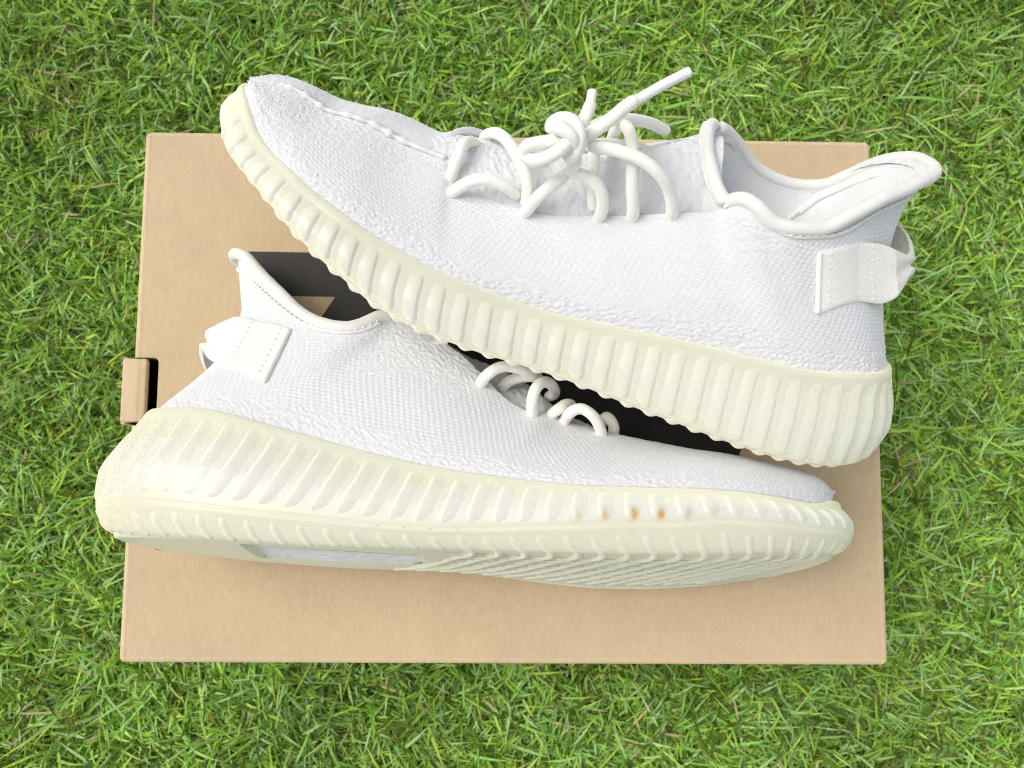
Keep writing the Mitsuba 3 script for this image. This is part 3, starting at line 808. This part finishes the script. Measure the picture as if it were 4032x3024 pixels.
lo = {
    "length": .3025, "heel_x": .0040, "lip": [.0200, .0140, .0085, .008, .008, .0078, .0062, .0052], "white": 1.0, "rib_tint": .25, "rib_end": 8.0, "rib_half": .0045, "rib_span": (-.10, .945), "rib_high": .00075, "skew": .5, "low_lean": .0042, "low_high": .0010, "low_soft": .5, "low_half": .0025, "rib_color": [.74, .733, .665], "tread": True, "aged_heel": .65, "cant": .0033,
    "ztop": (np.array([-5, 15, 28, 42.4, 54, 81, 104, 118, 138, 158, 178, 197, 217, 238, 266, 279, 290, 297, 310]) * mm,
             np.array([53, 52, 50.5, 49, 47, 40.5, 34.7, 31.5, 27.6, 24.9, 22.6, 21.5, 21.6, 21.9, 22, 22.5, 24.8, 28.0, 30.2]) * mm),
    "zpart": (np.array([-5, 26, 41.5, 57, 77, 97, 121, 140, 159, 173, 192, 206, 224, 233, 250, 267, 286, 310]) * mm,
              np.array([14, 12.5, 11.8, 10.1, 8.1, 6.8, 4.9, 4.3, 4.7, 5.3, 6.2, 7.1, 7.8, 9.1, 9.9, 10.4, 12, 16]) * mm),
    "zbot": (np.array([-5, 8, 20, 34, 51, 72, 101, 145, 192, 220, 246, 265, 285, 310]) * mm,
             np.array([8, 5, 2.5, 1, 0, -1, -1.8, -1.6, -2, -1.5, 0, 2, 5, 10]) * mm),
    "lean": ([-.02, .0, .03, .08, .14, .2, .25, .31], [3, 5, 13, 19, 14, 1, -8, -16]),
    "stains": [.1915, .4, .65, .9, .95, .5, .25],
    "rim": low_rim + far_rim + low_arch[::-1], "rim_closed": True, "lining_rim": low_rim + far_rim + low_arch[::-1],
    "stitch": [[41.3, 6, 124.6], [51.6, 16, 114.2], [63.6, 24, 100.9], [72.6, 29, 92.5], [82.2, 32, 85.5], [90.8, 33, 82.4], [99.1, 34, 81.5], [106.7, 33, 83.9], [112.4, 31, 88.4]],
    "near_top": low_rim[::-1] + [[126, 26, 88.5], [138, 25, 82], [148, 24, 75], [156, 22.5, 67.5], [164, 21, 60.5], [172, 20, 57]] + crown,
    "far_top": [low_rim[-1]] + far_rim + [[120, -20, 93], [132, -22, 84], [150, -23, 75], [170, -18, 67], [182, 2, 61]] + crown[2:],
    "near_h0": [(0, 6, 0, 9), (.08, 6, -2, 12), (.2, 2, -3, 18), (.4, 0, 2, 12), (.62, 0, 2, 7), (.8, 0, 1, 6), (.93, -1, -1, 5), (1, -2, 0, 2)],
    "near_h1": [(0, 22, 0, -32), (.08, 14, 3, -26), (.2, 4, 2, -17), (.4, 0, 3, -10), (.6, 0, 8, -4), (.72, 0, 13, -2), (.9, 1, 10, -1), (1, 1, 0, 2)],
    "far_h0": [(0, 6, 0, 9), (.08, 6, 2, 12)] + H0_FAR[2:], "far_h1": [(0, 22, 0, -32), (.08, 14, -3, -26)] + H1_FAR[2:],
    "tongue": {"x": (.1035, .2150), "phi": (0.02, 1.0), "rake": .010, "yc": ([.10, .215], [-.003, -.003]), "wy": ([.10, .115, .13, .16, .2, .215], [.0225, .022, .022, .0225, .020, .017]),
               "zb": ([.10, .12, .15, .2, .215], [.055, .046, .036, .034, .034]), "h": ([.10, .12, .14, .16, .17, .185, .2, .215], [.048, .056, .0525, .047, .0425, .031, .024, .020])},
    "tab": {"top": [[76.6, 31, 83.9], [67.6, 28, 87.3], [58.7, 24, 90.6], [52.2, 19, 93.5], [44.7, 13, 94], [38, 6, 94.2], [34.5, -1, 94.7], [36, -10, 95.7], [45, -18, 95], [57, -26.5, 90]],
            "bottom": [[70.6, 36, 59.5], [63.3, 33, 63.7], [55.3, 29, 67.3], [49.7, 24, 69.4], [44.3, 18, 73.2], [38.5, 11, 78.4], [32.8, 3, 85.4], [31.5, -8, 80.6], [38, -18, 76], [51, -29.5, 72]],
            "patch": 84, "crumple": .0014},
    "laces": [
        [[150, 19, 63.5], [152.5, 24, 66], [154.9, 30, 67.4], [159.5, 31, 70.4], [164.9, 29, 71.5], [170.5, 25, 71.4], [174, 20, 70.6]],
        [[160, 12, 68], [162.6, 16, 69.9], [166.3, 19, 71], [171.8, 20, 71.7], [176.4, 16, 72.9]],
        [[173.2, 15, 52], [173.2, 20, 55.4], [172.9, 26, 59.5], [174.3, 27, 64.4], [177.7, 24, 68], [181.5, 16, 69], [182.5, 6, 69.9], [180.2, -2, 71.5]],
        [[179, 12, 55], [180.6, 16, 56.9], [182.6, 19, 57.9], [185.9, 18, 60.8], [189.7, 12, 63.1]],
        [[185, 12, 54], [186.9, 16, 56.3], [187.9, 20, 56.7], [191.4, 23, 57.8], [195.9, 22, 56.3], [199.6, 18, 53.3], [202, 12, 50]],
        [[207.6, 2, 51], [207.6, 4, 54.8], [206.5, 8, 57.6], [204.8, 8, 59.9], [203.6, 4, 60.6], [203.3, -2, 60.2]]],
    "aglets": [[[131, 25, 81], [137.9, 24, 83.4]]],
    "knit": {"turn": 6, "loose": [(.135, .080, .034, .017, .9), (.105, .082, .02, .006, .6), (.29, .033, .02, .01, .6)]},
}
Shoe("sneaker", [[-0.936102, -0.142611, 0.321521], [0.349994, -0.468376, 0.811251], [0.034899, 0.871944, 0.48836]], [0.15055, -0.03048, 0.14821], up, size=1.0145).build()
labels["sneaker"] = {"label": "white knit sneaker leaning on the other, toe to the left, laces knotted", "category": "sneaker"}
Shoe("sneaker_001", [[0.999391, 0.00962, 0.033548], [-0.034899, 0.275469, 0.960676], [0.0, 0.961262, -0.275637]], [-0.16916, -0.06751, 0.16742], lo, size=1.016).build()
labels["sneaker_001"] = {"label": "white knit sneaker with its toe to the right and its tread showing", "category": "sneaker"}
